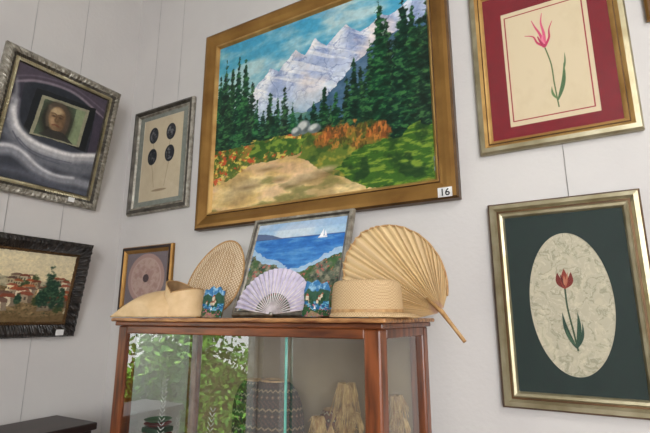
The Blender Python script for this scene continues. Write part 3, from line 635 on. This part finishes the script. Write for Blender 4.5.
p.put(sea*np.clip((q2-.50)*5,0,1)*.5,(112,168,212)); p.put(sea*np.clip((.46-q2)*5,0,1)*.5,(36,80,150))
p.put(p.line([(0,.80),(1,.80)],.004),(60,80,130)); p.put(p.poly([(0,.80),(.34,.80),(.2,.85),(0,.88)],.02,2),(92,108,140))
foam=p.poly([(0,.70),(.10,.64),(.18,.58),(.30,.54),(.44,.48),(.58,.46),(.70,.52),(.84,.58),(1,.66),(1,0),(0,0)],.12,9,9); p.put(foam*.7,(196,214,224)); 
sh=p.poly([(0,.0),(0,.64),(.08,.58),(.14,.52),(.26,.48),(.36,.44),(.5,.38),(.62,.40),(.72,.46),(.84,.52),(1,.62),(1,0)],.12,9,9)
p.put(sh,(96,104,88)); p.put(sh*np.clip((q3-.5)*5,0,1)*.7,(170,160,134)); p.put(sh*np.clip((.46-q3)*6,0,1)*.8,(48,60,52)); p.put(sh*np.clip((fbm(U,V,10,44)-.46)*6,0,1)*.75,(62,100,54)); p.put(sh*np.clip((fbm(U,V,40,46)-.62)*12,0,1)*.8,(196,104,96))
p.put(p.petal((.80,.79),(.72,.765),.005),(40,40,60)); p.put(p.poly([(.73,.78),(.775,.78),(.765,.87)]),(244,244,244)); p.put(p.poly([(.78,.78),(.81,.785),(.785,.86)]),(232,234,240)); p.put(p.line([(.725,.773),(.81,.773)],.005),(236,236,236))
p.brush(.05,30)
canvas('painted_canvas',iw,ih,-.010,.022,p.nx,p.ny,p.img,M_print,e)

# pleated palm leaf fan
e=thing('palm_leaf_fan','large pleated palm leaf fan leaning against the wall','fan',(-.358,1.290,1.614),(-math.radians(20),0,0))
ax=math.radians(138); NP=34; R0=.392
V=[];Fc=[];C=[]
rr=lambda ph: R0*max(math.cos(ph),0)**(1.6 if ph>0 else 2.7)
rc=random.Random(9)
ws=[rc.uniform(.55,1.45) for _ in range(NP*2)]; tot=sum(ws); acc=0; phs=[-math.radians(62)]
for w_ in ws: acc+=w_; phs.append(-math.radians(62)+math.radians(118)*acc/tot)
RS=20; jit=[1+rc.uniform(-.018,.012) for _ in phs]
def fan_y(r_,ph): return -.10*(r_**2)*math.cos(ph*2)
for i,ph in enumerate(phs):
    tone=rc.uniform(-12,9)
    for j in range(RS+1):
        R_=max(rr(ph),.02)*jit[i]
        r_=.012+(R_-.012)*j/RS
        amp=.0045*min(1,r_/.10)*(1 if i%2 else -1)
        a=ax+ph; V.append((r_*math.cos(a),amp+fan_y(r_,ph),r_*math.sin(a)))
        k=j/RS; d_=0 if i%2==0 else -36; e_=-22 if k>.955 else 0  # every other fold darkened, painting valley shade into the pleats
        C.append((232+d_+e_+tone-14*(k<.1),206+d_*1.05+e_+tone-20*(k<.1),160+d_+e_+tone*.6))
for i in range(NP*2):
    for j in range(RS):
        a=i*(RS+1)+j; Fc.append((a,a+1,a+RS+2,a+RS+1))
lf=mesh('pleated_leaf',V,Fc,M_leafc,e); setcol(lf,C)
rim=[]
for i,ph in enumerate(phs):
    r_=max(rr(ph),.02)*.99*(1+(jit[i]-1)*.6); a=ax+ph; rim.append((r_*math.cos(a),fan_y(r_,ph),r_*math.sin(a)))
tubes('woven_rim',[(rim,.0036)],M_rim,e)
c,s=math.cos(ax),math.sin(ax); hc,hs_=math.cos(math.radians(-52)),math.sin(math.radians(-52))
tubes('fan_handle',[([(.06*c,-.006,.06*s),(0,-.004,0),(.04*hc,-.004,.04*hs_),(.105*hc,-.004,.105*hs_)],[.004,.007,.0055,.005])],M_rim,e,n=10)

# straw hat
e=thing('straw_hat','compact woven straw hat with flat straight-sided crown','hat',(-.530,1.165,ZT+.001),(0,0,0))
hp=[(.100,.010),(.100,.016),(.099,.034),(.0975,.060),(.095,.084),(.091,.094),(.082,.099),(.04,.101),(.0005,.1015)]
surf('hat_crown',lambda u,v:(lambda k:(hp[k][0]*math.cos(2*pi*u),hp[k][0]*.9*math.sin(2*pi*u),hp[k][1]))(int(round(v*8))),64,8,M_straw,e,wrapu=True)
def hb(u,v):
    c_,s_=math.cos(2*pi*u),math.sin(2*pi*u); ext=.008+.040*max(c_,0)
    return ((.099+ext*v)*c_,(.089+(.003 if s_<0 else .02)*v)*s_,.012-.010*v+.004*math.sin(pi*v))
surf('hat_brim',hb,64,8,M_straw,e,wrapu=True)
surf('hat_band',lambda u,v:((.1012-.001*v)*math.cos(2*pi*u),(.1012-.001*v)*.9*math.sin(2*pi*u),.014+.008*v),64,2,M_rim,e,wrapu=True)

# straw sun visor: band rising above a broad brim that sweeps down to one side
e=thing('sun_visor_hat','pale straw sun visor with broad brim sweeping down','hat',(-1.232,1.175,ZT+.001),(0,0,0))
def inz(a):
    c_=max(-math.cos(a),0); return .030+.062*c_**.8
def brim(u,v):
    a=2*pi*u; c_=max(-math.cos(a),0); ri=.070; ro=.078+.212*c_**.9
    r_=ri+(ro-ri)*v; z=inz(a)*(1-v)**1.1+.002+.030*math.sin(pi*v)*c_
    return (r_*math.cos(a),max(min(r_*math.sin(a)*.95,.12),-.112),z)
def band(u,v):
    a=2*pi*u; c_=math.cos(a); r_=.070-.006*v
    return (r_*c_-.004*v,r_*math.sin(a),inz(a)+.002+(.036+.030*(1+c_)/2)*v)
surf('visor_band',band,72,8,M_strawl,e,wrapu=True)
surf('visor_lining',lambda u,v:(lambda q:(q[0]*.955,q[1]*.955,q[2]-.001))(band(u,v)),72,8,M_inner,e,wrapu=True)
tubes('band_edge',[([band(k/72,1) for k in range(72)],.0022)],M_rim,e,closed=True)
b_=surf('visor_brim',brim,96,20,M_strawl,e,wrapu=True)
sm=b_.modifiers.new('s','SOLIDIFY'); sm.thickness=.003
tubes('brim_edge',[([(lambda q:(q[0],q[1],q[2]+.002))(brim(k/96,1)) for k in range(96)],.0028)],M_rim,e,closed=True)
# woven rattan fan
e=thing('rattan_fan','rounded woven rattan hand fan leaning beside the seascape','fan',(-1.292,1.310,ZT+.002),(-math.radians(20),math.radians(8),0))
def rfan(u,v):
    a=2*pi*u; rx=.130*v*(1-.14*math.sin(a)*v); rz=.160*v
    return (rx*math.cos(a),-.012*(1-v*v),.164+rz*math.sin(a)*(1+.03*abs(math.sin(a))))
surf('woven_blade',rfan,60,12,M_rattan,e,wrapu=True)
tubes('fan_rim',[([rfan(k/60,1) for k in range(60)],.004)],M_rim,e,closed=True)
tubes('fan_handle',[([(0,-.006,.10),(0,-.006,.004)],.006)],M_rim,e,n=8)
L=[]
for s in (-1,1):
    for k in range(5): L.append(([(s*(.012+.018*k),-.012,.05+.006*k),(s*(.013+.019*k),-.014,.16),(s*(.010+.012*k),-.008,.298-.008*k)],.0010))
tubes('woven_ribs',L,M_rim,e,n=4)

# folding fan
e=thing('folding_fan','open pale lilac folding fan standing before the seascape','fan',(-.888,1.215,ZT+.012),(-math.radians(14),0,0))
NF=22;V=[];Fc=[]; A0,A1=math.radians(6),math.radians(172)
for i in range(NF*2+1):
    a=A0+(A1-A0)*i/(NF*2)
    for j in range(7):
        r_=.070+.085*j/6; V.append((r_*math.cos(a),(.003 if i%2 else -.003),r_*math.sin(a)))
for i in range(NF*2):
    for j in range(6):
        a=i*7+j; Fc.append((a,a+1,a+8,a+7))
mesh('fan_leaf',V,Fc,M_lilac,e)
L=[]
for i in range(NF+1):
    a=A0+(A1-A0)*i/NF; L.append(([(0,0,0),(.08*math.cos(a),-.002,.08*math.sin(a)),(.150*math.cos(a),-.0035,.150*math.sin(a))],[.0012,.0026,.0008]))
tubes('fan_ribs',L,M_rib,e,n=4)
tubes('fan_pivot',[([(0,-.006,0),(0,.006,0)],.006)],M_silver,e,n=10)

# small souvenir relief pictures with irregular outlines
def card(label,loc,w,h,rz,outline,seed):
    e=thing('souvenir_plaque',label,'souvenir',loc,(-math.radians(12),0,rz))
    p=P(w,h,120,(56,112,160)); U,V=p.U,p.V; q=fbm(U,V,8,seed); q3=fbm(U,V,24,seed+3)
    p.put(np.clip((q-.5)*5,0,1),(140,180,206)); p.put(p.poly([(0,.60),(.2,.76),(.4,.66),(.7,.80),(1,.62),(1,.3),(0,.3)],.14,seed),(50,84,66)); p.put((V<.42).astype(float),(26,88,134)); p.put((V<.42)*np.clip((fbm(U,V*3,12,seed+5)-.52)*8,0,1),(110,170,192))
    p.put(p.poly([(0,0),(0,.34),(.2,.30),(.45,.14),(.7,.24),(1,.2),(1,0)],.18,seed),(40,78,46)); p.put(p.poly([(.1,0),(.3,.16),(.6,.10),(.8,0)],.1,seed),(140,122,92))
    rr_=np.random.RandomState(seed)
    for k in range(6):
        x,y=rr_.uniform(.10,.74),rr_.uniform(.36,.56); s_=rr_.uniform(.08,.12)
        p.put(p.poly([(x,y),(x+s_,y),(x+s_,y+s_*.9),(x,y+s_*.9)],.03,seed+k,20),(196,182,160)); p.put(p.poly([(x-.01,y+s_*.9),(x+s_+.01,y+s_*.9),(x+s_*.5,y+s_*1.5)],.03,seed,20),(150,80,58))
        p.put(p.blob(x+s_*1.4,y,.06,.10,seed+k,16)*.9,(32,66,42))
    p.put(np.clip((q3-.62)*12,0,1)*(V<.34),(186,104,122)); p.put(p.poly([(.42,.22),(.50,.22),(.47,.32)]),(236,236,236))
    p.brush(.12,16)
    mask=p.poly(outline,.03,seed,6); rel=.004+.006*np.clip(fbm(U,V,7,seed+8)-.35,0,1)+.002*np.clip(p.img.mean(-1)/255-.4,0,1)
    canvas('plaque_relief',w,h,-.001,0,p.nx,p.ny,p.img,M_print,e,mask=mask,relief=rel)
    bk=[((x-.5)*w,0,z*h) for x,z in outline]; n=len(bk); V_=bk+[(a,-.004,c_) for a,b,c_ in bk]
    mesh('plaque_back',V_,[tuple(range(n))]+[(k,(k+1)%n,n+(k+1)%n,n+k) for k in range(n)],M_silverg,e)
    mesh('easel_leg',[(-.008,.0,h*.6),(.008,.0,h*.6),(.008,h*.30,h*.09),(-.008,h*.30,h*.09)],[(0,1,2,3)],M_white,e)
o1=[(.04,.0),(.96,.0),(1,.45),(.93,.62),(.97,.80),(.80,.84),(.72,.97),(.52,.90),(.38,1.0),(.22,.86),(.05,.88),(0,.55),(.04,.3)]
o2=[(.0,.03),(.5,.0),(1,.05),(.95,.5),(1,.72),(.86,.95),(.66,.88),(.50,1.0),(.30,.92),(.10,.98),(.03,.70),(.07,.4)]
card('blue and green relief souvenir of seaside houses',(-1.095,1.165,ZT+.001),.090,.108,.1,o1,3)
card('colourful relief souvenir of coast and trees',(-.714,1.20,ZT+.001),.086,.115,.25,o2,11)

# ---------------------------------------------------------------- dark sideboard by the left wall
sb=thing('wooden_sideboard','dark brown wooden sideboard against the wall','sideboard',(0,0,0))
sx0,sx1,sy0,sy1=XL+.02,XL+.30,.35,1.34; zt=1.160
box('sideboard_top',sx0-.005,sx1+.015,sy0-.015,sy1+.015,zt-.03,zt,M_darkwood,sb,.006)
box('sideboard_body',sx0,sx1,sy0,sy1,.08,zt-.03,M_darkwood,sb,.004)
for k in range(2): 
    d=box('sideboard_door',sx1,sx1+.012,sy0+.03+k*.47,sy0+.48+k*.47,.12,zt-.07,M_darkwood,sb,.004)
    box('door_knob',sx1+.012,sx1+.03,sy0+(.44 if k==0 else .54),sy0+(.46 if k==0 else .56),.7,.72,M_goldd,d,.006)
for yy in (sy0+.02,sy1-.07):
    for xx in (sx0+.01,sx1-.06): box('sideboard_leg',xx,xx+.05,yy,yy+.05,0,.08,M_darkwood,sb)

# ---------------------------------------------------------------- lights
wd=bpy.data.worlds.new('world'); SC.world=wd; wd.use_nodes=True; bg=wd.node_tree.nodes['Background']; bg.inputs[0].default_value=(*lin((236,238,240)),1); bg.inputs[1].default_value=3.4
sn=bpy.data.lights.new('sun','SUN'); sn.energy=14; sn.angle=.01; sn.color=(1,.97,.90); so=bpy.data.objects.new('sun',sn); COL.objects.link(so); so.rotation_euler=Vector((-.75,.15,-1)).to_track_quat('-Z','Y').to_euler()
lp=thing('fill_lamp','round white ceiling lamp added for soft fill','lamp',(1.5,-.6,ZC),(0,0,0))  # unseen lamp, added as soft fill for the room
Ml,nt,b=mat_new('fill_lamp_glow'); b.inputs['Emission Color'].default_value=(1,.95,.88,1); b.inputs['Emission Strength'].default_value=2; b.inputs['Base Color'].default_value=(.9,.9,.9,1)
surf('fill_lamp_shade',lambda u,v:(.22*math.sin(v*pi/2+.001)*math.cos(2*pi*u),.22*math.sin(v*pi/2+.001)*math.sin(2*pi*u),-.11+.10*(1-math.cos(v*pi/2))),32,8,Ml,lp,wrapu=True)
al=bpy.data.lights.new('fill_lamp_light','AREA'); al.shape='DISK'; al.size=.8; al.energy=36; al.color=(1,.97,.93); ao=bpy.data.objects.new('fill_lamp_light',al); COL.objects.link(ao); ao.location=(1.5,-.6,ZC-.16)  # area light below the added lamp, supplies its fill
dl=bpy.data.lights.new('rear_fill_light','AREA'); dl.shape='RECTANGLE'; dl.size=1.6; dl.size_y=2.5; dl.energy=165; dl.color=(.98,.99,1); do=bpy.data.objects.new('rear_fill_light',dl); COL.objects.link(do); do.location=(1.7,YR-.2,2.05); do.rotation_euler=(pi/2,0,0)  # added fill light outside the rear opening, brightens the room from behind

# ---------------------------------------------------------------- camera
cd=bpy.data.cameras.new('camera'); cam=bpy.data.objects.new('camera',cd); COL.objects.link(cam)
cam.location=(0,0,1.6); cam.rotation_euler=(math.radians(90+12.45),0,math.radians(29.6)); cd.sensor_width=36; cd.lens=457/650*36; cd.clip_start=.02
SC.camera=cam
